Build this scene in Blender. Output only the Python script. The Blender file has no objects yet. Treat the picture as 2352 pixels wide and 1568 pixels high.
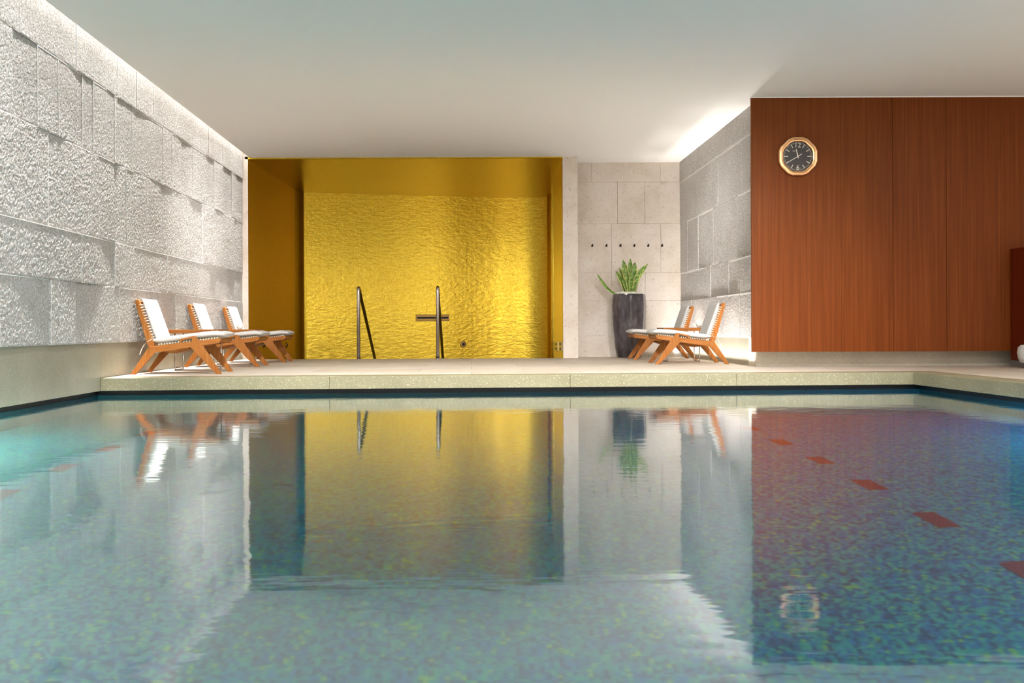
import bpy, bmesh, math, random
from mathutils import Vector, Matrix, noise
random.seed(7)
C = bpy.context.scene.collection
PI = math.pi

# ------------------------------------------------------------------ constants (metres; X right, Y into the room, Z up; water at 0)
F = 2300.0                      # focal length in photo pixels
CAMZ = 0.66
DECK = 0.18
CEIL = 3.447
NLX = -3.617
LX, RX = -3.74, 3.53            # left / right stone wall planes
GY = 16.24                      # opening of the gold alcove
BY = 16.86                      # back stone wall
WY = 12.10                      # face of the wood panelling

# ------------------------------------------------------------------ helpers
def lin(r, g, b):
    f = lambda c: c / 12.92 if c <= .04045 else ((c + .055) / 1.055) ** 2.4
    return (f(r / 255), f(g / 255), f(b / 255), 1)

def nodes(name):
    m = bpy.data.materials.new(name); m.use_nodes = True
    nt = m.node_tree
    return m, nt, nt.nodes['Principled BSDF']

def plain(name, col, rough=.5, metal=0., spec=.5):
    m, nt, b = nodes(name)
    b.inputs['Base Color'].default_value = col
    b.inputs['Roughness'].default_value = rough
    b.inputs['Metallic'].default_value = metal
    b.inputs['Specular IOR Level'].default_value = spec
    return m

def coords(nt, scale=(1, 1, 1), kind='Object'):
    tc = nt.nodes.new('ShaderNodeTexCoord'); mp = nt.nodes.new('ShaderNodeMapping')
    mp.inputs['Scale'].default_value = scale
    nt.links.new(tc.outputs[kind], mp.inputs['Vector'])
    return mp.outputs['Vector']

def tex_noise(nt, vec, scale, detail=4, rough=.55, dist=0):
    n = nt.nodes.new('ShaderNodeTexNoise')
    n.inputs['Scale'].default_value = scale; n.inputs['Detail'].default_value = detail
    n.inputs['Roughness'].default_value = rough; n.inputs['Distortion'].default_value = dist
    nt.links.new(vec, n.inputs['Vector'])
    return n.outputs['Fac']

def ramp(nt, fac, stops, interp='LINEAR'):
    r = nt.nodes.new('ShaderNodeValToRGB'); r.color_ramp.interpolation = interp
    e = r.color_ramp.elements
    while len(e) < len(stops): e.new(.5)
    for i, (p, c) in enumerate(stops): e[i].position = p; e[i].color = c
    nt.links.new(fac, r.inputs['Fac'])
    return r.outputs['Color']

def mix(nt, a, b, fac, mode='MIX'):
    m = nt.nodes.new('ShaderNodeMix'); m.data_type = 'RGBA'; m.blend_type = mode
    if isinstance(fac, (int, float)): m.inputs[0].default_value = fac
    else: nt.links.new(fac, m.inputs[0])
    for s, v in ((6, a), (7, b)):
        if isinstance(v, tuple): m.inputs[s].default_value = v
        else: nt.links.new(v, m.inputs[s])
    return m.outputs[2]

def bump(nt, height, strength, dist=.01, normal=None):
    b = nt.nodes.new('ShaderNodeBump')
    b.inputs['Strength'].default_value = strength; b.inputs['Distance'].default_value = dist
    nt.links.new(height, b.inputs['Height'])
    if normal: nt.links.new(normal, b.inputs['Normal'])
    return b.outputs['Normal']

def math_node(nt, op, a, b=None):
    n = nt.nodes.new('ShaderNodeMath'); n.operation = op
    for i, v in enumerate((a, b)):
        if v is None: continue
        if isinstance(v, (int, float)): n.inputs[i].default_value = v
        else: nt.links.new(v, n.inputs[i])
    return n.outputs[0]

# ------------------------------------------------------------------ materials
def mat_chiselled():
    m, nt, b = nodes('chiselled_limestone')
    v = coords(nt)
    col = ramp(nt, tex_noise(nt, v, 1.3, 3), [(.3, lin(216, 211, 206)), (.7, lin(232, 228, 223))])
    sp = ramp(nt, tex_noise(nt, v, 70, 3, .7), [(.40, lin(150, 142, 134)), (.58, lin(255, 255, 255))])
    nt.links.new(mix(nt, col, sp, .62, 'MULTIPLY'), b.inputs['Base Color'])
    b.inputs['Roughness'].default_value = 1; b.inputs['Specular IOR Level'].default_value = 0
    n1 = bump(nt, tex_noise(nt, v, 42, 6, .78, .6), .9, .022)
    n2 = bump(nt, tex_noise(nt, v, 95, 3, .7), .6, .006, n1)
    nt.links.new(n2, b.inputs['Normal'])
    return m

def mat_granite(name, c1, c2, fleck, rough=.35, amount=.5):
    m, nt, b = nodes(name)
    v = coords(nt)
    col = ramp(nt, tex_noise(nt, v, 2.2, 5, .6), [(.3, c1), (.7, c2)])
    vo = nt.nodes.new('ShaderNodeTexVoronoi'); vo.inputs['Scale'].default_value = 45
    nt.links.new(v, vo.inputs['Vector'])
    fl = ramp(nt, vo.outputs['Distance'], [(.12, (1, 1, 1, 1)), (.3, (0, 0, 0, 1))])
    col = mix(nt, col, fleck, math_node(nt, 'MULTIPLY', fl, amount))
    gr = ramp(nt, tex_noise(nt, v, 120, 2, .6), [(.3, lin(190, 185, 172)), (.65, (1, 1, 1, 1))])
    nt.links.new(mix(nt, col, gr, .5, 'MULTIPLY'), b.inputs['Base Color'])
    b.inputs['Roughness'].default_value = rough
    return m

def mat_limestone():
    m, nt, b = nodes('honed_limestone')
    v = coords(nt)
    col = ramp(nt, tex_noise(nt, v, 2.0, 6, .62, .4), [(.3, lin(208, 193, 177)), (.5, lin(220, 208, 195)), (.72, lin(228, 219, 209))])
    dk = ramp(nt, tex_noise(nt, v, 24, 4, .7), [(.28, lin(170, 148, 122)), (.42, (1, 1, 1, 1))])
    nt.links.new(mix(nt, col, dk, .6, 'MULTIPLY'), b.inputs['Base Color'])
    b.inputs['Roughness'].default_value = .55
    return m

def mat_deck():
    m, nt, b = nodes('deck_stone')
    v = coords(nt)
    col = ramp(nt, tex_noise(nt, v, 1.6, 5, .6), [(.3, lin(196, 184, 168)), (.7, lin(211, 200, 186))])
    br = nt.nodes.new('ShaderNodeTexBrick')
    nt.links.new(v, br.inputs['Vector'])
    br.inputs['Scale'].default_value = 1; br.inputs['Mortar Size'].default_value = .004
    br.inputs['Brick Width'].default_value = 1.2; br.inputs['Row Height'].default_value = .8
    br.inputs['Color1'].default_value = (1, 1, 1, 1); br.inputs['Color2'].default_value = lin(240, 236, 230)
    br.inputs['Mortar'].default_value = lin(190, 180, 168)
    nt.links.new(mix(nt, col, br.outputs['Color'], 1, 'MULTIPLY'), b.inputs['Base Color'])
    b.inputs['Roughness'].default_value = .5
    return m

def mat_wood(name, dark, mid, light, axis='Z', freq=34, rough=.4, stretch=.02, coat=0.):
    m, nt, b = nodes(name)
    sc = {'X': (stretch, 1, 1), 'Y': (1, stretch, 1), 'Z': (1, 1, stretch)}[axis]
    v = coords(nt, sc)
    f = tex_noise(nt, v, freq, 5, .65, .2)
    col = ramp(nt, f, [(.28, dark), (.5, mid), (.72, light)])
    big = ramp(nt, tex_noise(nt, v, freq * .06, 2, .5), [(.3, lin(235, 230, 226)), (.7, (1, 1, 1, 1))])
    nt.links.new(mix(nt, col, big, .8, 'MULTIPLY'), b.inputs['Base Color'])
    b.inputs['Roughness'].default_value = rough
    b.inputs['Specular IOR Level'].default_value = .12
    b.inputs['Coat Weight'].default_value = coat; b.inputs['Coat Roughness'].default_value = .3
    nt.links.new(bump(nt, f, .08, .004), b.inputs['Normal'])
    return m

def mat_gold(name, rough, bs, c1=lin(194, 162, 46), c2=lin(212, 182, 70)):
    m, nt, b = nodes(name)
    v = coords(nt)
    b.inputs['Metallic'].default_value = 1
    vo = nt.nodes.new('ShaderNodeTexVoronoi'); vo.inputs['Scale'].default_value = 48
    vo.inputs['Randomness'].default_value = .15
    nt.links.new(v, vo.inputs['Vector'])
    tone = ramp(nt, vo.outputs['Color'], [(.1, c1), (.9, c2)])
    nt.links.new(tone, b.inputs['Base Color'])
    b.inputs['Roughness'].default_value = rough
    v2 = coords(nt, (.45, .45, 1))
    n1 = bump(nt, tex_noise(nt, v2, 17, 3, .6, .3), bs, .02)
    n2 = bump(nt, vo.outputs['Distance'], bs * .7, .004, n1)
    nt.links.new(n2, b.inputs['Normal'])
    return m

def mat_mosaic():
    m, nt, b = nodes('pool_mosaic')
    v = coords(nt)
    vo = nt.nodes.new('ShaderNodeTexVoronoi'); vo.inputs['Scale'].default_value = 55
    vo.inputs['Randomness'].default_value = .25
    nt.links.new(v, vo.inputs['Vector'])
    sep = nt.nodes.new('ShaderNodeSeparateColor'); nt.links.new(vo.outputs['Color'], sep.inputs['Color'])
    col = ramp(nt, sep.outputs['Red'], [
        (0, lin(6, 86, 118)), (.16, lin(12, 124, 132)), (.34, lin(8, 98, 142)), (.48, lin(24, 142, 140)),
        (.62, lin(4, 72, 100)), (.74, lin(14, 114, 154)), (.86, lin(40, 150, 130)), (.962, lin(120, 165, 84))], 'CONSTANT')
    nt.links.new(col, b.inputs['Base Color'])
    b.inputs['Roughness'].default_value = .4
    return m

def mat_water():
    m = bpy.data.materials.new('pool_water'); m.use_nodes = True
    nt = m.node_tree; nt.nodes.clear()
    o = nt.nodes.new('ShaderNodeOutputMaterial')
    g = nt.nodes.new('ShaderNodeBsdfRefraction'); gl = nt.nodes.new('ShaderNodeBsdfGlossy')
    g.inputs['Color'].default_value = (.88, .97, .97, 1); g.inputs['Roughness'].default_value = .07
    g.inputs['IOR'].default_value = 1.333; gl.inputs['Roughness'].default_value = .05
    gl.inputs['Color'].default_value = (1, 1, 1, 1)
    fr = nt.nodes.new('ShaderNodeFresnel'); fr.inputs['IOR'].default_value = 1.333
    pw = math_node(nt, 'POWER', fr.outputs[0], .54)
    mx = nt.nodes.new('ShaderNodeMixShader')
    nt.links.new(pw, mx.inputs[0]); nt.links.new(g.outputs[0], mx.inputs[1]); nt.links.new(gl.outputs[0], mx.inputs[2])
    v = coords(nt)
    h1 = tex_noise(nt, v, 1.1, 3, .5, .4)
    h2 = tex_noise(nt, coords(nt, (.6, 1.4, 1)), 7, 2, .5)
    n = bump(nt, h1, .05, .05)
    n = bump(nt, h2, .10, .008, n)
    nt.links.new(n, g.inputs['Normal']); nt.links.new(n, gl.inputs['Normal'])
    nt.links.new(mx.outputs[0], o.inputs['Surface'])
    return m

def mat_clear():
    m = bpy.data.materials.new('clear_glass'); m.use_nodes = True
    nt = m.node_tree; nt.nodes.clear()
    o = nt.nodes.new('ShaderNodeOutputMaterial'); mx = nt.nodes.new('ShaderNodeMixShader')
    t = nt.nodes.new('ShaderNodeBsdfTransparent'); g = nt.nodes.new('ShaderNodeBsdfGlossy')
    g.inputs['Roughness'].default_value = .03
    fr = nt.nodes.new('ShaderNodeFresnel'); fr.inputs['IOR'].default_value = 1.5
    nt.links.new(fr.outputs[0], mx.inputs[0]); nt.links.new(t.outputs[0], mx.inputs[1])
    nt.links.new(g.outputs[0], mx.inputs[2]); nt.links.new(mx.outputs[0], o.inputs['Surface'])
    return m

def mat_fabric():
    m, nt, b = nodes('white_canvas')
    v = coords(nt)
    b.inputs['Base Color'].default_value = lin(206, 205, 202)
    b.inputs['Roughness'].default_value = .95; b.inputs['Specular IOR Level'].default_value = .1
    nt.links.new(bump(nt, tex_noise(nt, v, 9, 3, .5), .25, .02), b.inputs['Normal'])
    return m

def mat_leaf():
    m, nt, b = nodes('snake_plant_leaf')
    uv = nt.nodes.new('ShaderNodeUVMap')
    sep = nt.nodes.new('ShaderNodeSeparateXYZ'); nt.links.new(uv.outputs[0], sep.inputs[0])
    v = coords(nt, (1, 1, 3))
    band = ramp(nt, tex_noise(nt, v, 16, 3, .6, .8), [(.36, lin(58, 92, 38)), (.52, lin(112, 148, 62)), (.66, lin(164, 186, 96))])
    edge = ramp(nt, math_node(nt, 'ABSOLUTE', math_node(nt, 'SUBTRACT', sep.outputs['X'], .5)), [(.36, (0, 0, 0, 1)), (.42, (1, 1, 1, 1))])
    nt.links.new(mix(nt, band, lin(206, 206, 120), edge), b.inputs['Base Color'])
    b.inputs['Roughness'].default_value = .4
    return m

def mat_pot():
    m, nt, b = nodes('glazed_charcoal_ceramic')
    v = coords(nt, (1, 1, .4))
    col = ramp(nt, tex_noise(nt, v, 7, 5, .7, .4), [(.3, lin(44, 40, 44)), (.55, lin(80, 74, 78)), (.75, lin(128, 116, 116))])
    nt.links.new(col, b.inputs['Base Color'])
    b.inputs['Roughness'].default_value = .14
    nt.links.new(bump(nt, tex_noise(nt, v, 11, 3, .6), .3, .02), b.inputs['Normal'])
    return m

M = dict(
    chis=mat_chiselled(),
    granite=mat_granite('pale_granite', lin(150, 148, 130), lin(168, 164, 146), lin(200, 196, 180), .35),
    coping=mat_granite('coping_terrazzo', lin(138, 132, 104), lin(156, 149, 120), lin(206, 200, 172), .4, .7),
    plinth=mat_granite('plinth_stone', lin(206, 198, 178), lin(222, 214, 196), lin(234, 228, 212), .4, .4),
    lime=mat_limestone(), deck=mat_deck(),
    paint=plain('ceiling_paint', lin(230, 226, 220), .9, 0, .1),
    panel=mat_wood('mahogany_panel', lin(100, 47, 12), lin(114, 56, 18), lin(128, 67, 26), 'Z', 30, .45, .02, 0),
    cab=mat_wood('dark_mahogany', lin(84, 24, 7), lin(96, 30, 10), lin(106, 38, 14), 'Z', 30, .42, .02, 0),
    teak=mat_wood('oiled_teak', lin(138, 84, 37), lin(162, 102, 50), lin(180, 122, 68), 'X', 60, .45, .06),
    teak_v=mat_wood('oiled_teak_upright', lin(138, 84, 37), lin(162, 102, 50), lin(180, 122, 68), 'Z', 60, .45, .06),
    gold=mat_gold('gold_mosaic', .29, .40), gold_s=mat_gold('gold_mosaic_smooth', .30, .12),
    gold_m=mat_gold('gold_mosaic_side', .48, .12, lin(226, 178, 40), lin(238, 192, 60)), gold_pol=mat_gold('gold_polished', .16, .05),
    mosaic=mat_mosaic(), water=mat_water(), clear=mat_clear(), fabric=mat_fabric(),
    lane=plain('lane_tile_red', lin(112, 30, 38), .5),
    lit_edge=plain('painted_lit_edge', lin(246, 243, 238), .8),  # paler colour for block edges, painting in the light they catch
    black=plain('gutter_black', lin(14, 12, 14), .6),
    steel=plain('brushed_steel', lin(200, 194, 190), .22, 1),
    darksteel=plain('dark_steel', lin(60, 52, 44), .4, 1),
    bronze=plain('bronze_plate', lin(150, 120, 70), .4, 1),
    brass=plain('rose_brass', lin(226, 178, 130), .28, 1),
    dial=plain('dial_charcoal', lin(58, 48, 47), .3),
    ivory=plain('ivory_enamel', lin(244, 232, 214), .5),
    rope=plain('cream_rope', lin(232, 220, 198), .9),
    white=plain('white_ceramic', lin(240, 238, 234), .3),
    pebble=plain('white_pebble', lin(232, 228, 218), .7),
    greyb=plain('grey_base', lin(110, 104, 100), .5),
    reveal=plain('white_reveal', lin(246, 244, 240), .6),
    pot=mat_pot(), leaf=mat_leaf(), soil=plain('soil', lin(60, 46, 36), .95),
)

# ------------------------------------------------------------------ mesh helpers
def obj(name, bm, mat, parent=None, smooth=False, recalc=True):
    if recalc: bmesh.ops.recalc_face_normals(bm, faces=bm.faces)
    me = bpy.data.meshes.new(name); bm.to_mesh(me); bm.free()
    for mm in (mat if isinstance(mat, (list, tuple)) else [mat]): me.materials.append(mm)
    if smooth: me.polygons.foreach_set('use_smooth', [True] * len(me.polygons))
    o = bpy.data.objects.new(name, me); C.objects.link(o)
    if parent: o.parent = parent
    return o

def struct(name, bm, mat, smooth=False, recalc=True):
    o = obj(name, bm, mat, None, smooth, recalc); o['kind'] = 'structure'; return o

def thing(name, label, cat, loc=(0, 0, 0), rz=0, group=None):
    o = bpy.data.objects.new(name, None); C.objects.link(o)
    o.location = loc; o.rotation_euler = (0, 0, rz); o.empty_display_size = .1
    o['label'] = label; o['category'] = cat
    if group: o['group'] = group
    return o

def dup(root, loc, rz, label):
    r = root.copy(); C.objects.link(r); r.location = loc; r.rotation_euler = (0, 0, rz); r['label'] = label
    for ch in root.children:
        c = ch.copy(); C.objects.link(c); c.parent = r
        for g in ch.children:
            d = g.copy(); C.objects.link(d); d.parent = c
    return r

def box(bm, x0, x1, y0, y1, z0, z1, mi=0):
    v = [bm.verts.new((x, y, z)) for x in (x0, x1) for y in (y0, y1) for z in (z0, z1)]
    for f in ((0, 1, 3, 2), (4, 6, 7, 5), (0, 4, 5, 1), (2, 3, 7, 6), (0, 2, 6, 4), (1, 5, 7, 3)):
        bm.faces.new([v[i] for i in f]).material_index = mi
    return v

def prism(bm, pts, ax, a0, a1, mi=0):
    """extrude a polygon along an axis: ax='Y' pts are (x,z); ax='Z' pts are (x,y)"""
    P = (lambda p, a: (p[0], a, p[1])) if ax == 'Y' else (lambda p, a: (p[0], p[1], a))
    A = [bm.verts.new(P(p, a0)) for p in pts]; B = [bm.verts.new(P(p, a1)) for p in pts]
    n = len(pts)
    bm.faces.new(A).material_index = mi; bm.faces.new(B[::-1]).material_index = mi
    for i in range(n):
        bm.faces.new((A[i], A[(i + 1) % n], B[(i + 1) % n], B[i])).material_index = mi

def bevel(bm, w, seg=2):
    bmesh.ops.recalc_face_normals(bm, faces=bm.faces)
    ed = [e for e in bm.edges if len(e.link_faces) == 2 and e.calc_face_angle(0) > .5]
    bmesh.ops.bevel(bm, geom=ed, offset=w, segments=seg, affect='EDGES', profile=.6, clamp_overlap=True)

def tube(bm, pts, r, n=10, cap=True):
    pts = [Vector(p) for p in pts]
    rings = []
    up = Vector((0, 0, 1))
    prev = None
    for i, p in enumerate(pts):
        t = (pts[min(i + 1, len(pts) - 1)] - pts[max(i - 1, 0)]).normalized()
        if prev is None:
            a = t.orthogonal().normalized()
        else:
            a = (prev - t * prev.dot(t)).normalized()
        prev = a
        b = t.cross(a)
        rr = r[i] if isinstance(r, (list, tuple)) else r
        rings.append([bm.verts.new(p + (a * math.cos(k * 2 * PI / n) + b * math.sin(k * 2 * PI / n)) * rr) for k in range(n)])
    for A, B in zip(rings, rings[1:]):
        for k in range(n): bm.faces.new((A[k], A[(k + 1) % n], B[(k + 1) % n], B[k]))
    if cap: bm.faces.new(rings[0][::-1]); bm.faces.new(rings[-1])

def lathe(bm, prof, n=32, c=(0, 0, 0)):
    rings = [[bm.verts.new((c[0] + r * math.cos(k * 2 * PI / n), c[1] + r * math.sin(k * 2 * PI / n), c[2] + z)) for k in range(n)] for r, z in prof]
    for A, B in zip(rings, rings[1:]):
        for k in range(n): bm.faces.new((A[k], A[(k + 1) % n], B[(k + 1) % n], B[k]))
    bm.faces.new(rings[0][::-1]); bm.faces.new(rings[-1])

def fillet(pts, r, n=6):
    out = [Vector(pts[0])]
    for i in range(1, len(pts) - 1):
        p, a, b = Vector(pts[i]), Vector(pts[i - 1]), Vector(pts[i + 1])
        d1, d2 = (a - p).normalized(), (b - p).normalized()
        for k in range(n + 1):
            t = k / n
            out.append((p + d1 * r) * (1 - t) ** 2 + p * 2 * t * (1 - t) + (p + d2 * r) * t * t)
    out.append(Vector(pts[-1]))
    return out

# ================================================================== SETTING
Y_BACKCAM = -7.0
XR = 9.0

# ceiling with the open light slot along the left wall
bm = bmesh.new()
box(bm, -3.585, XR, Y_BACKCAM, BY + .1, CEIL, CEIL + .10)
box(bm, LX - .3, -3.40, Y_BACKCAM, BY + .1, CEIL + .26, CEIL + .34)
box(bm, -3.585, -3.50, Y_BACKCAM, BY + .1, CEIL + .10, CEIL + .26)
struct('ceiling', bm, M['paint'])

# chiselled block walls -------------------------------------------------
ROWS = [.35, .93, 1.395, 2.218, 2.92, 3.75]      # above the deck
def px_left(x): return 3.72 * F / (1083 - x)
def px_right(x): return 3.52 * F / (x - 1083)
def block_wall(name, xb, sg, rows, y0, y1, base_z0, mats, step, seed, ref, lean):
    """rows: per row a list of (y_start, offset_near, offset_far); the block ends where the next starts"""
    bm = bmesh.new(); fine = step; rnd = random.Random(seed)
    for ri, blocks in enumerate(rows):
        z0, z1 = DECK + ROWS[ri], DECK + ROWS[ri + 1]
        for bi, (ys, on, of) in enumerate(blocks):
            ye = blocks[bi + 1][0] if bi + 1 < len(blocks) else y1
            if ye - ys < .02: continue
            g = .0009
            a, b = ys + g, ye - g
            step = fine if ye > 6.6 else .06
            ny = max(2, int((b - a) / step)); nz = max(2, int((z1 - z0) / step))
            mg = .006
            YS = [a, a + mg] + [a + (b - a) * i / ny for i in range(1, ny + 1)]
            ZS = [z0 + g + (z1 - z0 - 2 * g) * k / nz for k in range(nz)] + [z1 - g - mg, z1 - g]
            ny, nz = len(YS) - 1, len(ZS) - 1
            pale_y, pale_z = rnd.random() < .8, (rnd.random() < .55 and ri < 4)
            V = []
            for i in range(ny + 1):
                row = []
                for k in range(nz + 1):
                    y = YS[i]; z = ZS[k]
                    o = on + (of - on) * (y - a) / (b - a)
                    o = ref + (o - ref) * .62 + (2 - ri) * lean
                    p = Vector((y * 9, z * 9, seed + ri * 7.3 + bi))
                    d = .0006 * noise.noise(p) + .0016 * noise.noise(p * 4.1) + .0018 * (rnd.random() - .5)
                    if i in (0, ny) or k in (0, nz): d = d * .8 - .0015
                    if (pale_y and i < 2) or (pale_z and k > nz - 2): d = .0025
                    row.append(bm.verts.new((xb + sg * (o + d), y, z)))
                V.append(row)
            for i in range(ny):
                for k in range(nz):
                    f = bm.faces.new((V[i][k], V[i + 1][k], V[i + 1][k + 1], V[i][k + 1]))
                    if (pale_y and i == 0) or (pale_z and k == nz - 1): f.material_index = 2  # top and near edges made to look lit by colour
            loop = [V[i][0] for i in range(ny + 1)] + [V[ny][k] for k in range(1, nz + 1)] + \
                   [V[i][nz] for i in range(ny - 1, -1, -1)] + [V[0][k] for k in range(nz - 1, 0, -1)]
            back = [bm.verts.new((xb - sg * .06, v.co.y, v.co.z)) for v in loop]
            n = len(loop)
            for i in range(n):
                f = bm.faces.new((loop[i], back[i], back[(i + 1) % n], loop[(i + 1) % n]))
    # wall body and the smooth granite base below the blocks
    x_in, x_out = xb - sg * .04, xb - sg * .35
    box(bm, min(x_in, x_out), max(x_in, x_out), y0, y1, base_z0, DECK + ROWS[-1], 0)
    box(bm, min(xb, x_in), max(xb, x_in), y0, y1, base_z0, DECK + ROWS[0], 1)
    return struct(name, bm, mats, False, True)

def jit(blocks, y1, lo=.55, hi=1.2, seed=3):
    """fill the un-pictured stretch nearer than the frame edge"""
    r = random.Random(seed); out = []; y = Y_BACKCAM
    while y < blocks[0][0] - .3:
        out.append((y, .025 + r.random() * .02, .025 + r.random() * .02)); y += r.uniform(lo, hi)
    return out + blocks
P = px_left
rA = [(6.9, .040, .040), (P(-10), .044, .012), (P(110), .040, .036), (P(169), .010, .036), (P(269), .042, .036), (P(312), .034, .040),
      (P(365), .016, .018), (P(400), .036, .034), (P(446), .038, .030), (P(478), .020, .014), (P(505), .034, .030), (P(535), .02, .02)]
rB = [(6.6, .046, .046), (P(182), .044, .042), (P(218), .040, .016), (P(259), .044, .044), (P(303), .038, .042), (P(336), .030, .034),
      (P(380), .048, .044), (P(454), .036, .032), (P(479), .012, .018), (P(520), .014, .010), (P(557), .040, .036)]
rC = [(6.9, .048, .050), (P(40), .034, .034), (P(108), .026, .044), (P(222), .044, .044), (P(259), .018, .036), (P(286), .044, .044),
      (P(303), .022, .036), (P(334), .034, .034), (P(367), .030, .036), (P(403), .030, .024), (P(462), .044, .042), (P(493), .034, .040), (P(537), .026, .030)]
rD = [(6.4, .046, .046), (P(26), .030, .034), (P(82), .044, .040), (P(130), .046, .020), (P(187), .034, .030), (P(211), .046, .044), (P(242), .040, .036),
      (P(260), .046, .046), (P(267), .034, .030), (P(302), .028, .046), (P(370), .048, .046), (P(392), .046, .036), (P(415), .022, .044), (P(440), .046, .046),
      (P(471), .032, .034), (P(490), .046, .046), (P(511), .026, .028), (P(530), .044, .044), (P(541), .03, .034)]
rE = [(6.4, .050, .052), (P(40), .052, .046), (P(172), .050, .054), (P(267), .054, .050), (P(310), .058, .050), (P(350), .052, .054), (P(477), .056, .050), (P(510), .050, .056)]
block_wall('wall_left', LX, 1, [jit(r, 0, seed=i) for i, r in enumerate((rA, rB, rC, rD, rE))], Y_BACKCAM, GY, .05, [M['chis'], M['granite'], M['lit_edge']], .015, 0, .046, .0022)

P = px_right
Rw = [(BY, 0, 0)]
def rblocks(xs, offs):
    """pixel columns from far to near -> blocks sorted by depth"""
    ys = sorted(P(x) for x in xs)
    return [(y, o[0], o[1]) for y, o in zip(ys, offs)]
sA = [(12.42, .020, .020), (P(1700), .024, .028), (P(1648), .022, .026), (P(1616), .024, .02), (P(1590), .026, .022)]
sB = [(12.42, .016, .018), (P(1694), .004, .006), (P(1675), .016, .012), (P(1648), .002, .006), (P(1633), .018, .014), (P(1616), .010, .008), (P(1589), .004, .010)]
sC = [(12.42, .014, .010), (P(1697), .004, .014), (P(1661), .004, .012), (P(1640), .012, .002), (P(1605), .016, .010), (P(1580), .012, .014)]
sD = [(12.42, .016, .014), (P(1706), .006, .010), (P(1652), .020, .016), (P(1604), .012, .018)]
sE = [(12.42, .018, .014), (P(1650), .014, .020), (P(1600), .018, .016)]
block_wall('wall_right', RX, -1, [sA, sB, sC, sD, sE], 12.42, BY, DECK - .1, [M['chis'], M['granite'], M['lit_edge']], .022, 50, .014, -.0025)

# back wall of honed limestone slabs with joints
def W(x, Y): return (x - 1083) * Y / F
def Zp(y, Y, x=1443): return CAMZ + (755 - .004 * (x - 1083) - y) * Y / F
bm = bmesh.new()
box(bm, 1.5, RX + .3, BY, BY + .3, DECK - .1, CEIL + .1)
ys = [900, 770, 690, 626, 514, 418, 330]
cols = [[1300, 1420, 1600], [1300, 1405, 1482, 1600], [1300, 1405, 1482, 1600], [1300, 1405, 1518, 1600], [1300, 1419, 1482, 1600], [1300, 1360, 1518, 1600]]
for (ya, yb), cx in zip(zip(ys, ys[1:]), cols):
    for xa, xb in zip(cx, cx[1:]):
        g = .0035 if (xa, ya) == (1419, 514) else .0015
        z0, z1 = max(Zp(ya, BY), DECK - .05), min(Zp(yb, BY), CEIL + .05)
        box(bm, W(xa, BY) + g, W(xb, BY) - g, BY - .02, BY + .01, z0 + g, z1 - g)
struct('wall_back', bm, M['lime'])

# stone pier beside the gold alcove
bm = bmesh.new()
px0, px1 = W(1293.5, GY), W(1328, GY)
zs = [DECK - .05] + [Zp(y, GY, 1310) for y in (730, 621, 504.5, 406)] + [CEIL + .02]
for a, b in zip(zs, zs[1:]): box(bm, px0, px1, GY, BY + .05, a + .001, b - .001)
box(bm, px0 + .004, px1 - .004, GY + .004, BY, DECK - .05, CEIL)
struct('wall_pier', bm, M['lime'])

# wood panelled wall on the right with its recessed stone plinth
bm = bmesh.new()
zb, zt = CAMZ - .293, CEIL - .012
wx0 = W(1727, WY)
seams = [wx0, W(1933, WY), W(2052, WY), W(2175, WY), W(2300, WY), 7.4, 8.2, XR]
for i, (a, b) in enumerate(zip(seams, seams[1:])):
    g = .0025 if i in (1, 2) else .0012
    ga = .0025 if i in (2, 3) else .0012
    box(bm, a + (ga if i else 0), b - g, WY, WY + .03, zb, zt)
box(bm, RX + .01, XR, WY + .012, WY + .31, zb + .002, zt - .002)
struct('wall_wood', bm, M['panel'])
bm = bmesh.new(); box(bm, LX - .1, NLX, GY, GY + .06, DECK - .1, CEIL + .26)
struct('trim_4', bm, M['lime'])
bm = bmesh.new(); box(bm, RX - .002, XR, 12.405, 12.75, DECK - .1, CEIL)
struct('baseboard_wood_wall', bm, M['plinth'])
bm = bmesh.new(); box(bm, wx0 - .004, XR, WY - .003, WY + .06, CEIL - .0115, CEIL + .01)
struct('trim_1', bm, M['reveal'])

# unseen walls that close the room
bm = bmesh.new(); box(bm, LX - .3, XR + .3, Y_BACKCAM - .2, Y_BACKCAM, -2, CEIL + .4)
struct('wall_front', bm, M['lime'])
bm = bmesh.new(); box(bm, XR, XR + .2, Y_BACKCAM, 12.8, -2, CEIL + .2)
struct('wall_far_right', bm, M['lime'])

# deck and pool edge
PL, PR = (LX, 10.08), (4.69, 10.62)      # the two far corners of the pool
bm = bmesh.new()
cw = .32                                  # coping slab width
prism(bm, [(LX, PL[1] + cw), (PR[0] + cw, PR[1] + cw), (PR[0] + cw, Y_BACKCAM), (XR, Y_BACKCAM), (XR, 12.6), (RX + .1, 12.6), (RX + .1, BY), (px1 - .05, BY), (px1 - .05, GY), (LX, GY)], 'Z', DECK - .12, DECK)
struct('floor', bm, M['deck'])
bm = bmesh.new()
e = .003
def ylerp(x, off=0): return PL[1] + (PR[1] - PL[1]) * (x - PL[0]) / (PR[0] - PL[0]) + off
xs = [LX] + [W(x, 10.35) for x in (760, 1310, 1700)] + [PR[0]]
for i, (a, b) in enumerate(zip(xs, xs[1:])):
    prism(bm, [(a + .0008, ylerp(a)), (b - .0008, ylerp(b)), (b - .0008, ylerp(b, cw)), (a + .0008, ylerp(a, cw))], 'Z', .05, DECK)
prism(bm, [(PR[0], PR[1] + .001), (PR[0] + cw, PR[1] + .001), (PR[0] + cw, PR[1] + cw), (PR[0], PR[1] + cw)], 'Z', .05, DECK)
yy = [PR[1], 8.6, 6.5, 4.4, 2.2, 0, -2.4, -5]
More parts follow.
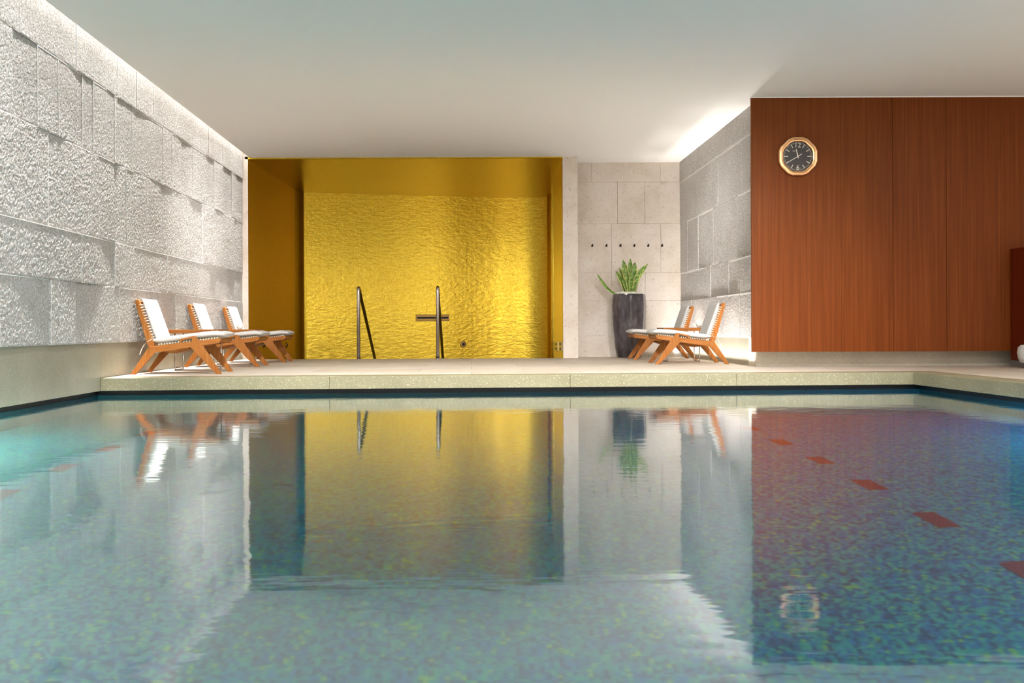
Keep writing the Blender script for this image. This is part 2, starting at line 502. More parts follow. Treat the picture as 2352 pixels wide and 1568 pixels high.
for a, b in zip(yy, yy[1:]): box(bm, PR[0], PR[0] + cw, b + .001, a - .001, .05, DECK)
bevel(bm, .004, 1)
struct('trim_2', bm, M['coping'])
# dark overflow gutter behind the coping
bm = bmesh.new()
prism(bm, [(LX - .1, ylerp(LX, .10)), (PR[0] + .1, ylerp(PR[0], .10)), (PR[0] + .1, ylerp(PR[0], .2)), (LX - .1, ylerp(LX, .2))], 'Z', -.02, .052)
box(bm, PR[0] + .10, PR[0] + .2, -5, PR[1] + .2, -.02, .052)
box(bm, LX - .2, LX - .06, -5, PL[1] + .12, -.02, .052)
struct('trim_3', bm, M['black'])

# pool basin
DEP = -1.50
bm = bmesh.new()
def quad(a, b, c, d, mi=0): bm.faces.new([bm.verts.new(p) for p in (a, b, c, d)]).material_index = mi
x0, x1, y0, y1 = LX - .055, PR[0] + .1, -5, 11
bl, br = ylerp(LX, .1), ylerp(PR[0], .1)
quad((x0, y0, DEP), (x1, y0, DEP), (x1, br, DEP), (x0, bl, DEP))
quad((x0, bl, DEP), (x1, br, DEP), (x1, br, .0), (x0, bl, .0))
quad((x0, y0, DEP), (x0, bl, DEP), (x0, bl, .0), (x0, y0, .0))
quad((x1, br, DEP), (x1, y0, DEP), (x1, y0, .0), (x1, br, .0))
quad((x1, y0, DEP), (x0, y0, DEP), (x0, y0, DECK), (x1, y0, DECK))
# red lane dashes inlaid in the floor
for k in range(9):
    yc = 8.2 - k * .82
    box(bm, 2.28 - .055, 2.28 + .055, yc - .14, yc + .14, DEP - .01, DEP + .004, 1)
for k in range(6):
    yc = 8.0 - k * .82
    box(bm, -2.6 - .055, -2.6 + .055, yc - .14, yc + .14, DEP - .01, DEP + .004, 1)
struct('pool_basin', bm, [M['mosaic'], M['lane']], False, False)
bm = bmesh.new()
bm.faces.new([bm.verts.new(p) for p in ((x0, y0, 0), (x1, y0, 0), (x1, br, 0), (x0, bl, 0))])
o = struct('pool_water', bm, M['water'], False, False)
bm = bmesh.new(); box(bm, LX, XR, Y_BACKCAM, -5, DECK - .12, DECK)
struct('floor_near_end', bm, M['deck'])

# gold alcove ------------------------------------------------------------
NL0, NL1 = (-3.615, GY), (-3.47, 20.19)
NR0, NR1 = (px0, GY), (1.69, 21.7)
NT = CEIL - .022
def wallstrip(pts, z0, z1, name, mat, smooth=False):
    bm = bmesh.new()
    for a, b in zip(pts, pts[1:]):
        bm.faces.new([bm.verts.new(p) for p in ((*a, z0), (*b, z0), (*b, z1), (*a, z1))])
    bmesh.ops.remove_doubles(bm, verts=bm.verts, dist=1e-4)
    return struct(name, bm, mat, smooth, False)
wallstrip([NL0, (NL1[0] - .014, NL1[1] - .40)], -.6, NT, 'wall_alcove_left', M['gold_m'])
# rounded inner corner on the left
cc = []
c0 = Vector((NL1[0] - .014, NL1[1] - .40)); c1 = Vector((NL1[0], NL1[1])); c2 = Vector((NL1[0] + .14, NL1[1] + .033))
for k in range(9):
    t = k / 8; p = c0 * (1 - t) ** 2 + c1 * 2 * t * (1 - t) + c2 * t * t; cc.append((p.x, p.y))
wallstrip(cc, -.6, NT, 'wall_alcove_corner', M['gold_s'], True)
BACK = [tuple(c2)] + [((px - 1083) * y / F, y) for px, y in ((850, 20.535), (1000, 20.855), (1080, 21.03), (1130, 21.11), (1165, 21.137), (1200, 21.14), (1230, 21.10), (1258, 21.0), (1285, 20.85))]
def catmull(P, n=6):
    P = [Vector(p) for p in P]; out = []
    for i in range(len(P) - 1):
        p0, p1, p2, p3 = P[max(i - 1, 0)], P[i], P[i + 1], P[min(i + 2, len(P) - 1)]
        for k in range(n):
            t = k / n
            out.append(.5 * (2 * p1 + (p2 - p0) * t + (2 * p0 - 5 * p1 + 4 * p2 - p3) * t * t + (3 * p1 - p0 - 3 * p2 + p3) * t ** 3))
    return [tuple(p) for p in out] + [tuple(P[-1])]
wallstrip(catmull(BACK), -.6, NT, 'wall_alcove_back', M['gold'], True)
NR1 = BACK[-1]
ry = 20.6
rx = NR0[0] + (NR1[0] - NR0[0]) * (ry - GY) / (NR1[1] - GY)
JX = px0 - .004
wallstrip([(rx, ry), (JX, 18.05), (JX, GY)], -.6, NT, 'wall_alcove_right', M['gold_s'])
# half round pilaster where the right side meets the back
bm = bmesh.new()
n = 24
rc = (W(1265, 20.7) + .07, 20.7); rr = .135
A = [bm.verts.new((rc[0] + rr * math.cos(k * 2 * PI / n), rc[1] + rr * math.sin(k * 2 * PI / n), -.6)) for k in range(n)]
B = [bm.verts.new((v.co.x, v.co.y, NT)) for v in A]
for k in range(n): bm.faces.new((A[k], A[(k + 1) % n], B[(k + 1) % n], B[k]))
struct('wall_alcove_pilaster', bm, M['gold_pol'], True)
bm = bmesh.new(); box(bm, NL0[0] - .2, px1 - .01, GY + .001, 22, NT, NT + .15)
box(bm, px1 - .01, 2.3, BY + .32, 22, NT, NT + .15)
box(bm, NL0[0] - .05, px0, GY, GY + .02, NT, CEIL + .02)
struct('ceiling_alcove', bm, M['gold_s'])
bm = bmesh.new(); box(bm, NL0[0] - .2, NR1[0] + .3, GY, 22, -.7, -.6)
box(bm, NL0[0], NR0[0], GY - .25, GY, -.7, DECK - .13)
struct('floor_alcove', bm, M['gold_s'])
bm = bmesh.new(); bm.faces.new([bm.verts.new((x, y, -.05)) for x, y in (NL0, NR0, NR1, (NL1[0], NL1[1]))])
struct('alcove_water', bm, M['water'], False, False)

# ================================================================== THINGS
# ---- lounge chairs
S = 1.03
HW = .33                                # half width to the outside of the legs
def sc(pts): return [(x * S, z * S) for x, z in pts]

def pad(bm, prof, hw, th, sag=0., nr=10, edge=1.0):
    """soft pad swept along a profile in XZ; prof gives the underside centre line"""
    rings = []
    n = len(prof)
    for i, (x, z) in enumerate(prof):
        a, b = prof[max(i - 1, 0)], prof[min(i + 1, n - 1)]
        t = Vector((b[0] - a[0], 0, b[1] - a[1])).normalized(); nrm = Vector((-t.z, 0, t.x))
        k = 1.0
        if i in (0, n - 1): k = .45
        elif i in (1, n - 2): k = .85
        ring = []
        m = 28
        for j in range(m):
            an = j * 2 * PI / m
            cy, sy = math.cos(an), math.sin(an)
            y = hw * math.copysign(abs(cy) ** .28, cy)
            h = math.copysign(abs(sy) ** .55, sy) * th / 2 * k
            w = 1 - (y / hw) ** 2
            p = Vector((x, y, z)) + nrm * (h + th / 2 - sag * w + .004 * noise.noise(Vector((x * 9, y * 7, 3))))
            ring.append(bm.verts.new(p))
        rings.append(ring)
    for A, B in zip(rings, rings[1:]):
        for j in range(len(A)): bm.faces.new((A[j], A[(j + 1) % len(A)], B[(j + 1) % len(A)], B[j]))
    bm.faces.new(rings[0][::-1]); bm.faces.new(rings[-1])

def resample(pts, n):
    d = [0]
    for a, b in zip(pts, pts[1:]): d.append(d[-1] + math.dist(a, b))
    out = []
    for k in range(n):
        s = d[-1] * k / (n - 1)
        i = max(j for j in range(len(d)) if d[j] <= s + 1e-9); i = min(i, len(pts) - 2)
        t = (s - d[i]) / (d[i + 1] - d[i])
        out.append((pts[i][0] + (pts[i + 1][0] - pts[i][0]) * t, pts[i][1] + (pts[i + 1][1] - pts[i][1]) * t))
    return out

def make_chair(label, loc, rz):
    t = thing('lounge_chair', label, 'lounge chair', loc, rz, 'teak lounge chairs with white cushions on the pool deck')
    th = .036
    REAR = sc([(-.023, 0), (.028, 0), (.248, .243), (.236, .298), (.168, .288)])
    FRONT = sc([(.604, .283), (.622, .398), (.655, .401), (.722, .318), (.928, 0), (.873, 0)])
    RAIL = sc([(.168, .284), (.178, .294), (.912, .379), (.925, .372), (.904, .326), (.24, .229)])
    HAND = sc([(.482, .335), (.497, .370), (.63, .402), (.65, .402), (.645, .386), (.515, .354), (.507, .335)])
    POST = sc([(.018, .762), (.026, .786), (.048, .792), (.064, .78), (.212, .352), (.225, .30), (.16, .285), (.138, .335)])
    for s in (-1, 1):
        ya, yb = sorted((s * HW, s * (HW - th)))
        for nm, poly, mt in (('leg', REAR, 'teak_v'), ('leg', FRONT, 'teak_v'), ('seat_rail', RAIL, 'teak'), ('handle', HAND, 'teak')):
            bm = bmesh.new()
            k = .0 if nm != 'seat_rail' else .002
            prism(bm, poly, 'Y', ya + k, yb - k)
            bevel(bm, .004, 2); obj(nm, bm, M[mt], t)
        bm = bmesh.new()
        ya, yb = sorted((s * (HW - th - .001), s * (HW - 2 * th)))
        prism(bm, POST, 'Y', ya, yb); bevel(bm, .006, 2); obj('back_post', bm, M['teak_v'], t)
    # cross bars
    for nm, (x, z), (dx, dz) in (('cross_bar', (.205, .262), (.03, .022)), ('cross_bar', (.69, .312), (.028, .024)), ('cross_bar', (.895, .352), (.018, .018)), ('cross_bar', (.055, .755), (.014, .020))):
        bm = bmesh.new(); w = HW - th + .004 if x > .1 else HW - 2 * th + .004
        prism(bm, sc([(x - dx, z - dz), (x + dx, z - dz), (x + dx, z + dz), (x - dx, z + dz)]), 'Y', -w, w)
        bevel(bm, .006, 2); obj(nm, bm, M['teak'], t)
    bm = bmesh.new()                                        # the bowed stretcher hanging under the seat
    arc = [(.30 + .26 * k / 10, .232 + .028 * (k / 10) - .026 * math.sin(PI * k / 10)) for k in range(11)]
    prism(bm, sc(arc + [(.56, .282), (.30, .25)]), 'Y', -.20, .20); bevel(bm, .003, 1)
    obj('under_seat_stretcher', bm, M['teak'], t)
    # rope lacing across the back and the seat
    bm = bmesh.new()
    for k in range(13):
        q = k / 12; x, z = (.078 + (.196 - .078) * q) * S, (.735 + (.392 - .735) * q) * S
        w = HW - th - .002
        tube(bm, [(x - .012, -w, z - .004), (x + .008, -w, z + .002), (x + .012, -w + .04, z + .003), (x + .012, w - .04, z + .003), (x + .008, w, z + .002), (x - .012, w, z - .004)], .0042, 6)
    obj('back_lacing', bm, M['rope'], t, True)
    bm = bmesh.new()
    for k in range(22):
        q = k / 21; x, z = (.27 + .61 * q) * S, (.310 + .068 * q) * S
        w = HW - th * .5
        tube(bm, [(x, -w, z - .004), (x, -w + .005, z + .008), (x, -w + .05, z + .003), (x, w - .05, z + .003), (x, w - .005, z + .008), (x, w, z - .004)], .0055, 6)
    obj('seat_lacing', bm, M['rope'], t, True)
    # cushions
    bm = bmesh.new()
    pr = resample(sc([(.20, .325), (.30, .332), (.50, .358), (.70, .385), (.86, .398), (.945, .388)]), 18)
    pad(bm, pr, HW - .036, .068, .012)
    obj('seat_cushion', bm, M['fabric'], t, True)
    bm = bmesh.new()
    pr = resample(sc([(.228, .352), (.20, .42), (.15, .56), (.10, .70), (.068, .79)]), 16)
    pad(bm, pr[::-1], HW - .068, .05, .012)
    bc = obj('back_cushion', bm, M['fabric'], t, True)
    for s in (-1, 1):
        bm = bmesh.new()
        pts = sc([(.215, .375), (.165, .345), (.125, .315), (.095, .26), (.075, .205)])
        for (xa, za), (xb, zb_) in zip(pts, pts[1:]):
            y0_ = s * (HW + .003)
            v = [bm.verts.new(p) for p in ((xa - .004, y0_, za), (xb - .004, y0_, zb_), (xb + .010, y0_ - s * .004, zb_ + .012), (xa + .010, y0_ - s * .004, za + .012))]
            w = [bm.verts.new(p.co + Vector((0, s * .006, 0))) for p in v]
            bm.faces.new(v[::-1]); bm.faces.new(w)
            for q in range(4): bm.faces.new((v[q], v[(q + 1) % 4], w[(q + 1) % 4], w[q]))
        obj('tie_strap', bm, M['fabric'], bc)
    return t

def foot_y(D): return D + HW              # near legs at D
chair = make_chair('teak lounge chair by the left stone wall, nearest the pool', (-3.69, foot_y(10.86) - .005, DECK), math.radians(2.2))
dup(chair, (-3.69, foot_y(12.87), DECK), math.radians(1.2), 'teak lounge chair in the middle of the row along the left stone wall')
dup(chair, (-3.67, foot_y(14.62), DECK), math.radians(.8), 'teak lounge chair at the far end of the left row, beside the gold alcove')
dup(chair, (3.40, foot_y(13.26), DECK), PI - math.radians(1.5), 'teak lounge chair by the right stone wall, nearer the mahogany panelling')
dup(chair, (3.41, foot_y(15.18), DECK), PI - math.radians(1.0), 'teak lounge chair by the right stone wall, beside the dark planter')

# ---- side tables: teak tray on steel sled legs
def make_table(label, loc, lx, ly):
    t = thing('side_table', label, 'side table', loc, 0, 'low teak side tables between the lounge chairs')
    h = .485
    bm = bmesh.new(); box(bm, -lx / 2, lx / 2, -ly / 2, ly / 2, h - .046, h); bevel(bm, .004, 2)
    tp = obj('table_top', bm, M['teak'], t)
    for s in (-1, 1):
        x = s * (lx / 2 - .07); w = ly / 2 - .08
        bm = bmesh.new()
        p = fillet([(x, -w, h - .046), (x, -w, .008), (x, w, .008), (x, w, h - .046)], .02, 5)
        tube(bm, p, .008, 8)
        obj('leg', bm, M['steel'], t, True)
    return t
tab = make_table('teak side table between the first and second chair from the pool on the left', (-3.28, 12.02, DECK), .60, .50)
dup(tab, (-3.28, 13.98, DECK), 0, 'teak side table beside the left chair closest to the gold alcove')
dup(tab, (3.02, 14.45, DECK), 0, 'teak side table between the two chairs by the right wall')

def bowl(loc, label):
    bm = bmesh.new()
    lathe(bm, [(.022, 0), (.030, .006), (.044, .03), (.047, .052), (.043, .054), (.038, .03), (.02, .014)], 24)
    o = obj('bowl', bm, M['white'], None, True)
    o.location = loc; o['label'] = label; o['category'] = 'bowl'; o['group'] = 'small white bowls on the side tables'
bowl((-3.22, 13.92, DECK + .4855), 'small white bowl on the left side table closest to the gold alcove')
bowl((3.28, 14.42, DECK + .4855), 'small white bowl on the side table by the right wall')

# ---- planter with snake plant
pc = (2.59, 16.44, DECK)
pl = thing('potted_snake_plant', 'tall charcoal glazed planter with spiky snake plant against the back stone wall', 'potted plant', pc, .2)
bm = bmesh.new()
NF = 40
prof = [(.180, 0), (.188, .01), (.225, .18), (.252, .42), (.266, .66), (.270, .86), (.262, 1.0), (.258, 1.035), (.238, 1.04), (.232, 1.0), (.225, .93)]
rings = []
for r, z in prof:
    rings.append([])
    for k in range(NF):
        a = k * 2 * PI / NF
        lob = .93 / max(.93, math.cos(((a + PI / 8) % (PI / 4)) - PI / 8)) if 0 else math.cos(PI / 8) / math.cos((a % (PI / 4)) - PI / 8) * 1.03
        rings[-1].append(bm.verts.new((r * lob * math.cos(a), r * lob * math.sin(a), z)))
for A, B in zip(rings, rings[1:]):
    for k in range(NF): bm.faces.new((A[k], A[(k + 1) % NF], B[(k + 1) % NF], B[k]))
bm.faces.new(rings[0][::-1]); bm.faces.new(rings[-1])
obj('planter', bm, M['pot'], pl, True)
bm = bmesh.new()
rp = random.Random(5)
for k in range(46):
    a = rp.random() * 2 * PI; r = .20 * math.sqrt(rp.random()); s = rp.uniform(.028, .05)
    mt = Matrix.Translation((r * math.cos(a), r * math.sin(a), 1.02 + rp.uniform(.0, .035))) @ Matrix.Rotation(rp.random() * 3, 4, 'Z') @ Matrix.Diagonal((s * 1.25, s, s * .75, 1))
    bmesh.ops.create_icosphere(bm, subdivisions=2, radius=1, matrix=mt)
o = obj('pebble_bed', bm, M['pebble'], pl, True); o['kind'] = 'stuff'; o['label'] = 'white pebbles'
bm = bmesh.new()
uvl = bm.loops.layers.uv.new('UVMap')
def leaf(base, tip, w, bend=(0, 0, 0), face=0):
    base, tip, bend = Vector(base), Vector(tip), Vector(bend)
    n = 12; m = 6
    ax = (tip - base).normalized()
    side = Vector((math.cos(face), math.sin(face), 0)); side = (side - ax * side.dot(ax)).normalized()
    nr = ax.cross(side)
    G = []
    for i in range(n + 1):
        t = i / n
        c = base.lerp(tip, t) + bend * math.sin(PI * t) 
        ww = w * (.55 + .9 * t) * (1 if t < .6 else max(.02, (1 - ((t - .6) / .4) ** 1.7)))
        tw = .35 * math.sin(t * 3 + face)
        row = []
        for j in range(m + 1):
            u = j / m - .5
            q = side * math.cos(tw) + nr * math.sin(tw)
            row.append((bm.verts.new(c + q * (u * ww) + nr * (abs(u) ** 2 * ww * .7)), j / m, t))
        G.append(row)
    for i in range(n):
        for j in range(m):
            q = (G[i][j], G[i][j + 1], G[i + 1][j + 1], G[i + 1][j])
            f = bm.faces.new([a[0] for a in q])
            for l, a in zip(f.loops, q): l[uvl].uv = (a[1], a[2])
# (tip offsets x, y, z above the soil) read from the photograph's fan of leaves
TIPS = [(-.52, .05, .38, .055), (-.23, -.05, .42, .075), (-.15, .06, .48, .08), (-.10, -.02, .60, .10), (-.03, .08, .46, .08), (.02, -.03, .62, .095), (.05, .05, .50, .08),
        (.09, -.06, .56, .115), (.13, .03, .50, .095), (.25, .02, .50, .10), (.32, .06, .54, .085), (-.05, -.10, .38, .08), (.03, -.12, .34, .085), (.17, -.10, .42, .08),
        (-.17, .10, .35, .07), (.10, .12, .46, .08), (-.08, -.08, .48, .085), (.14, -.12, .30, .07), (-.12, -.10, .28, .07), (.20, .10, .40, .075)]
for i, (tx, ty, tz, w) in enumerate(TIPS):
    b0 = (tx * .28, ty * .6, 1.0)
    leaf(b0, (tx, ty, 1.0 + tz), w, (tx * -.10 if abs(tx) < .4 else -.02, 0, .03 if abs(tx) < .4 else -.05), face=rp.uniform(-.5, .5))
sol = obj('foliage', bm, M['leaf'], pl, True, False)
md = sol.modifiers.new('thick', 'SOLIDIFY'); md.thickness = .006; md.offset = 0
pl.rotation_euler = (0, 0, 0)

# ---- handrails at the alcove basin
def handrail(x, label):
    t = thing('handrail', label, 'handrail', (x, 16.10, DECK), 0, 'steel handrails into the gold alcove')
    bm = bmesh.new()
    tube(bm, fillet([(0, 0, 0), (0, 0, 1.175), (0, 2.8, -.12), (0, 3.2, -.42)], .10, 8), .028, 14)
    obj('rail', bm, M['steel'], t, True)
    bm = bmesh.new(); lathe(bm, [(.05, 0), (.05, .006), (.032, .012), (.029, .012)], 24)
    obj('flange', bm, M['steel'], t, False)
handrail(W(823.5, 16.1), 'left of the two steel handrails in front of the gold alcove')
handrail(W(1005.5, 16.1), 'steel handrail crossing in front of the slot spout in the gold wall')

# ---- fittings on the alcove back wall (local frame: x along the wall, y out of it)
bdir = Vector((-.03 - c2.x, 21.03 - c2.y, 0)).normalized()
bang = math.atan2(bdir.y, bdir.x)
def on_back(px):
    """where the sight line of photo column px meets the alcove's back wall"""
    k = (px - 1083) / F
    # c2 + s*bdir = (k*Y, Y)
    s = (k * c2.y - c2.x) / (bdir.x - k * bdir.y)
    return c2.x + s * bdir.x, c2.y + s * bdir.y
x, y = on_back(993.5)
t = thing('water_spout', 'dark slot water spout plate on the gold back wall behind a handrail', 'water spout', (x, y, Zp(729.5, y, 993)), bang)
k = y / F
bm = bmesh.new(); box(bm, -39 * k, 39 * k, -.03, -.002, -7.3 * k, 7.3 * k); bevel(bm, .004, 1); obj('plate', bm, M['bronze'], t)
bm = bmesh.new(); box(bm, -36.5 * k, 36.5 * k, -.034, -.028, -2.2 * k, 2.0 * k); obj('slot', bm, M['black'], t)
def jet(loc, rz, r, label):
    t = thing('water_jet', label, 'water jet', loc, rz, 'round water jets on the gold alcove walls')
    for nm, prof, m in (('flange', [(r, 0), (r, .012), (r * .92, .02), (r * .5, .022)], 'bronze'), ('nozzle', [(r * .42, .02), (r * .42, .03), (r * .2, .032)], 'black')):
        bm = bmesh.new(); lathe(bm, prof, 24)
        bmesh.ops.rotate(bm, verts=bm.verts, matrix=Matrix.Rotation(PI / 2, 3, 'X'))
        obj(nm, bm, M[m], t)
x, y = on_back(1063.5)
jet((x, y - .001, Zp(790, y, 1063)), bang, 7.6 * y / F, 'round water jet low on the gold back wall')
def on_side(px):
    k = (px - 1083) / F; a, b = Vector(NL0), Vector(NL1); d = b - a
    s = (k * a.y - a.x) / (d.x - k * d.y); return a.x + s * d.x, a.y + s * d.y
sang = math.atan2(NL1[1] - NL0[1], NL1[0] - NL0[0])
for pxl, pyl, lab in ((605, 792, 'small round jet on the left gold wall, seen under the far chair'), (657, 792, 'small round jet on the left gold wall, farther from the opening')):
    x, y = on_side(pxl); jet((x + .002, y, Zp(pyl, y, pxl)), sang, .05, lab)
# pair of wall plates on the right jamb
def wallplate(yc, w, label):
    xx = JX
    t = thing('control_plate', label, 'control plate', (xx - .0005, yc, Zp(795, yc, 1283)), -PI / 2, 'metal control plates in the gold alcove')
    bm = bmesh.new(); box(bm, -w / 2, w / 2, -.012, .0025, -.085, .085); bevel(bm, .004, 1); obj('plate', bm, M['steel'], t)
    for z in (-.04, .04):
        bm = bmesh.new(); box(bm, -w * .3, w * .3, -.016, -.0115, z - .025, z + .025); bevel(bm, .002, 1); obj('button', bm, M['darksteel'], t)
wallplate(16.62, .46, 'metal control plate on the right gold jamb, nearer the stone pier')
wallplate(17.5, .76, 'metal control plate on the right gold jamb, deeper in the alcove')

# ---- hooks on the back wall
LAB = ['leftmost of the six small hooks on the back stone wall', 'second hook from the left on the back stone wall', 'third hook from the left on the back stone wall',
       'fourth hook from the left on the back stone wall', 'fifth hook from the left on the back stone wall', 'rightmost of the six small hooks on the back stone wall']
for i, hx in enumerate((1361, 1393.5, 1425.5, 1457.5, 1489.5, 1521)):
    bm = bmesh.new()
    Y = BY - .02
    tube(bm, fillet([(0, .002, 0), (0, -.05, 0), (0, -.05, .028)], .008, 4), .010, 8)
    bmesh.ops.create_cone(bm, cap_ends=True, segments=16, radius1=.019, radius2=.019, depth=.008, matrix=Matrix.Translation((0, -.003, 0)) @ Matrix.Rotation(PI / 2, 4, 'X'))
    o = obj('wall_hook', bm, M['darksteel']); o.location = (W(hx, Y), Y, Zp(564.5, Y, hx))
    o['label'] = LAB[i]; o['category'] = 'hook'; o['group'] = 'small hooks on the back stone wall'

# ---- octagonal wall clock
Yc = WY - .001
ck = thing('wall_clock', 'octagonal brass wall clock with dark dial on the mahogany panelling', 'wall clock', (W(1832, Yc), Yc, Zp(360, Yc, 1832)))
u = Yc / F                                  # metres per photo pixel here
def octo(R, cut=.40):
    """octagon with softened corners: 24-gon between octagon and circle"""
    pts = []
    for k in range(8):
        for da in (-.13, 0, .13):
            a = PI / 8 + k * PI / 4 + da
            r = R / math.cos(PI / 8) * (.958 if da == 0 else .965)
            pts.append((r * math.cos(a), r * math.sin(a)))
    return pts
def ringset(levels):
    bm = bmesh.new(); rs = []
    for R, y in levels: rs.append([bm.verts.new((x, -y, z)) for x, z in octo(R)])
    for A, B in zip(rs, rs[1:]):
        n = len(A)
        for k in range(n): bm.faces.new((A[k], A[(k + 1) % n], B[(k + 1) % n], B[k]))
    return bm, rs
R0 = 44 * u
bm, rs = ringset([(R0 * .98, 0), (R0, .02), (R0, .045), (R0 * .965, .056), (R0 * .86, .058), (R0 * .84, .050), (R0 * .77, .046), (R0 * .745, .030)])
bm.faces.new(rs[0])
obj('case', bm, M['brass'], ck)
bm = bmesh.new(); bm.faces.new([bm.verts.new((x, -.030, z)) for x, z in octo(R0 * .76)]); obj('dial', bm, M['dial'], ck, False, True)
bm = bmesh.new()
ro, ri_ = R0 * .722, R0 * .716
cols = []
for k in range(60):
    for da, tick in ((-.006, 1), (.006, 0)): cols.append((k * PI / 30 + da, tick and k % 5))
pt = lambda a, r: bm.verts.new((r * math.sin(a), -.0315, r * math.cos(a)))
O_ = [pt(a, ro) for a, _ in cols]; I_ = [pt(a, ri_) for a, _ in cols]
for i, (a, tick) in enumerate(cols):
    j = (i + 1) % len(cols)
    bm.faces.new((O_[i], O_[j], I_[j], I_[i]))
    if tick: bm.faces.new((I_[i], I_[j], pt(cols[j][0], R0 * .665), pt(a, R0 * .665)))
obj('minute_track', bm, M['ivory'], ck, False, False)
for k in range(12):
    if k in (0, 6): continue
    bm = bmesh.new()
    r1, r2 = R0 * .50, R0 * (.72 if k % 3 else .72)
    box(bm, -.0045, .0045, -.033, -.0305, r1, r2)
    bmesh.ops.rotate(bm, verts=bm.verts, matrix=Matrix.Rotation(k * PI / 6, 3, 'Y'))
    obj('hour_mark', bm, M['ivory'], ck)
def text_mesh(s, size, loc, parent, name, mat):
    cu = bpy.data.curves.new(name, 'FONT'); cu.body = s; cu.size = size; cu.align_x = 'CENTER'; cu.align_y = 'CENTER'; cu.extrude = .001
    ob = bpy.data.objects.new(name, cu); C.objects.link(ob)
    dg = bpy.context.evaluated_depsgraph_get()
    me = bpy.data.meshes.new_from_object(ob.evaluated_get(dg))
    C.objects.unlink(ob); bpy.data.objects.remove(ob)
    me.transform(Matrix.Translation(loc) @ Matrix.Rotation(PI / 2, 4, 'X'))
    me.materials.clear(); me.materials.append(mat); me.name = name
    o = bpy.data.objects.new(name, me); C.objects.link(o); o.parent = parent
    return o
text_mesh('12', .082, (-.002, -.032, R0 * .575), ck, 'numeral', M['ivory'])
text_mesh('6', .082, (0, -.032, -R0 * .60), ck, 'numeral', M['ivory'])
bm = bmesh.new()
for dx in (-.012, -.006, 0, .006, .012): box(bm, -9 * u + dx - .0022, -9 * u + dx + .0022, -.0325, -.0305, 11.6 * u, 12.9 * u)
obj('dial_mark', bm, M['ivory'], ck)
def hand(ang, l, back, w, y, name):
    bm = bmesh.new()
    prism(bm, [(-w, -back), (w, -back), (w * 1.0, 0), (w * .8, l * .9), (0, l), (-w * .8, l * .9), (-w * 1.0, 0)], 'Y', -y, -y + .002)
    bmesh.ops.create_cone(bm, cap_ends=True, segments=16, radius1=.011, radius2=.011, depth=.003, matrix=Matrix.Translation((0, -y + .001, 0)) @ Matrix.Rotation(PI / 2, 4, 'X'))
    bmesh.ops.rotate(bm, verts=bm.verts, matrix=Matrix.Rotation(math.radians(ang), 3, 'Y'))
    obj(name, bm, M['ivory'], ck)
hand(239, R0 * .72, R0 * .25, .0042, .040, 'minute_hand')
hand(347, R0 * .40, R0 * .10, .007, .036, 'hour_hand')
bm = bmesh.new(); bm.faces.new([bm.verts.new((x, -.046, z)) for x, z in octo(R0 * .772)]); obj('cover_glass', bm, M['clear'], ck, False, True)

# ---- cabinet at the right edge, against the panelling, and the white stool
cx0 = W(2321, WY)
cab = thing('storage_cabinet', 'dark mahogany cabinet on a grey base at the right end of the panelling', 'cabinet', (cx0, WY - .001, DECK))
zt_ = Zp(572, WY, 2321) - DECK
bm = bmesh.new(); box(bm, 0, 1.2, -.31, 0, .075, zt_); bevel(bm, .003, 1); body = obj('body', bm, M['cab'], cab)
bm = bmesh.new(); box(bm, .0, 1.2, -.30, -.0, 0, .0745); obj('base', bm, M['greyb'], cab)
st = thing('stool', 'white rounded stool in front of the dark cabinet at the right edge', 'stool', (W(2341, 11.5) + .21, 11.5, DECK))
bm = bmesh.new()
lathe(bm, [(.15, .06), (.18, .068), (.20, .12), (.21, .18), (.20, .24), (.17, .268), (.05, .275)], 40); obj('seat', bm, M['fabric'], st, True)
bm = bmesh.new(); lathe(bm, [(.11, 0), (.12, .005), (.12, .062)], 32); obj('base', bm, M['greyb'], st)

# ================================================================== LIGHT
def area(name, loc, rot, sx, sy, power, col, spread=180):
    l = bpy.data.lights.new(name, 'AREA'); l.shape = 'RECTANGLE'; l.size = sx; l.size_y = sy
    l.energy = power; l.color = col; l.spread = math.radians(spread)
    o = bpy.data.objects.new(name, l); C.objects.link(o); o.location = loc; o.rotation_euler = rot
    return o
def point(name, loc, power, col, r=.1):
    l = bpy.data.lights.new(name, 'POINT'); l.energy = power; l.color = col; l.shadow_soft_size = r
    o = bpy.data.objects.new(name, l); C.objects.link(o); o.location = loc; return o
WARM = (1, .978, .962)
# strips in the slot above the left wall: narrow, medium and wide beams
for pw, sp in ((122, 12), (84, 30), (90, 90)):
    area('cove_light', (-3.612, (Y_BACKCAM + GY) / 2, CEIL + .22), (0, 0, 0), .03, GY - Y_BACKCAM - .1, pw, WARM, sp)
# uplight strips in the floor along the right wall
for pw, sp in ((5, 30), (42, 110)):
    area('floor_uplight', (3.45, 14.64, DECK + .004), (PI, 0, 0), .04, 4.3, pw, WARM, sp)
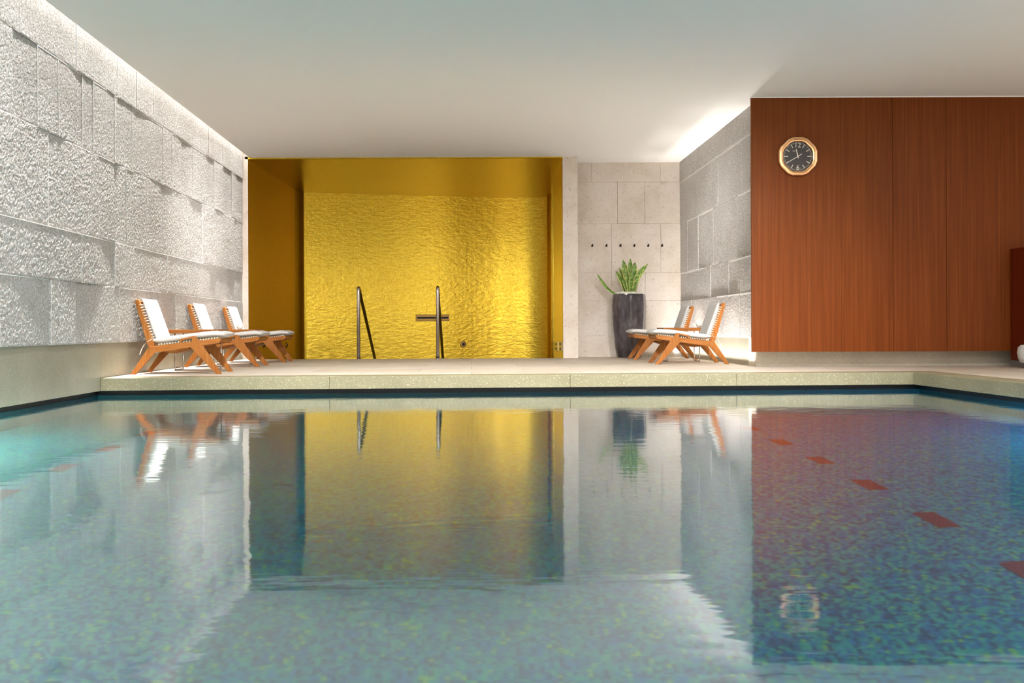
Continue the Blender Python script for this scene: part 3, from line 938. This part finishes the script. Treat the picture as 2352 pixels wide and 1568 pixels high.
# added fill lights at ceiling height, unseen, nearer than the picture
for x, y in ((-1.8, 6.2), (1.6, 6.2), (4.8, 6.2), (7.2, 7.0), (-1.8, 2.0), (1.6, 2.0), (5.4, 2.0), (0, -3), (4.5, -3)):
    area('ceiling_fill', (x, y, CEIL - .004), (0, 0, 0), .3, .3, 82, WARM)
for x in (-1.6, .8, 3.0):  # added unseen fill tilted at the far deck and back walls
    area('deck_fill', (x, 8.0, CEIL - .02), (math.radians(38), 0, 0), .22, .22, 46, WARM, 80)
    area('far_fill', (x, 7.4, CEIL - .02), (math.radians(60), 0, 0), .2, .2, 40, WARM, 56)
o = area('far_fill', (-.8, 7.9, CEIL - .15), (0, 0, 0), .2, .2, 7, WARM, 20)  # added fill aimed at the right stone wall
o.rotation_euler = (Vector((3.5, 14.5, 2.2)) - o.location).to_track_quat('-Z', 'Y').to_euler()
o = area('far_fill', (.6, 7.9, CEIL - .15), (0, 0, 0), .2, .2, 13, WARM, 24)  # added fill for the far end of the left wall
o.rotation_euler = (Vector((-3.7, 14.2, 1.75)) - o.location).to_track_quat('-Z', 'Y').to_euler()
# added one-sided light in the alcove opening, for bands on the gold wall
area('alcove_fill', (px0 - .036, GY + .10, 1.75), (math.radians(90), 0, math.radians(44)), .05, 2.9, 7, WARM, 116)
# added upward fill along the unseen front and right walls, brightening the ceiling
area('wall_fill', (XR - .5, 2, DECK + .1), (PI, 0, 0), .3, 16, 70, WARM)
area('wall_fill', (1, Y_BACKCAM + .5, DECK + .1), (PI, 0, 0), 8, .3, 300, WARM)
# underwater pool lamps
for x, y, c, p in ((-3.69, 7.35, (.35, 1, .88), 130), (4.72, 8.15, (.12, .4, 1), 90), (-3.69, 6.6, (.55, 1, .80), 110), (-3.69, 3.0, (.65, 1, .78), 50), (4.68, 6.6, (.16, .85, 1), 190), (4.68, 3, (.25, .9, 1), 90), (0.4, 1.0, (.5, 1, .95), 68)):
    point('pool_lamp', (x, y, -.6), p, c, .09)

w = bpy.data.worlds.new('World'); bpy.context.scene.world = w; w.use_nodes = True
w.node_tree.nodes['Background'].inputs[0].default_value = (.05, .05, .05, 1)

# ================================================================== CAMERA
cd = bpy.data.cameras.new('camera'); cam = bpy.data.objects.new('camera', cd); C.objects.link(cam)
cd.sensor_width = 36; cd.sensor_fit = 'HORIZONTAL'; cd.lens = 36 * F / 2352
cd.shift_x = 93 / 2352; cd.shift_y = -29 / 2352
cd.clip_start = .02
cam.matrix_world = Matrix.Translation((0, 0, CAMZ)) @ Matrix.Rotation(PI / 2, 4, 'X') @ Matrix.Rotation(-.004, 4, 'Z')
bpy.context.scene.camera = cam
vs = bpy.context.scene.view_settings
bpy.context.scene.display_settings.display_device = 'sRGB'
vs.view_transform = 'Standard'; vs.look = 'None'; vs.gamma = 1; vs.exposure = 0.17
vs.use_curve_mapping = False
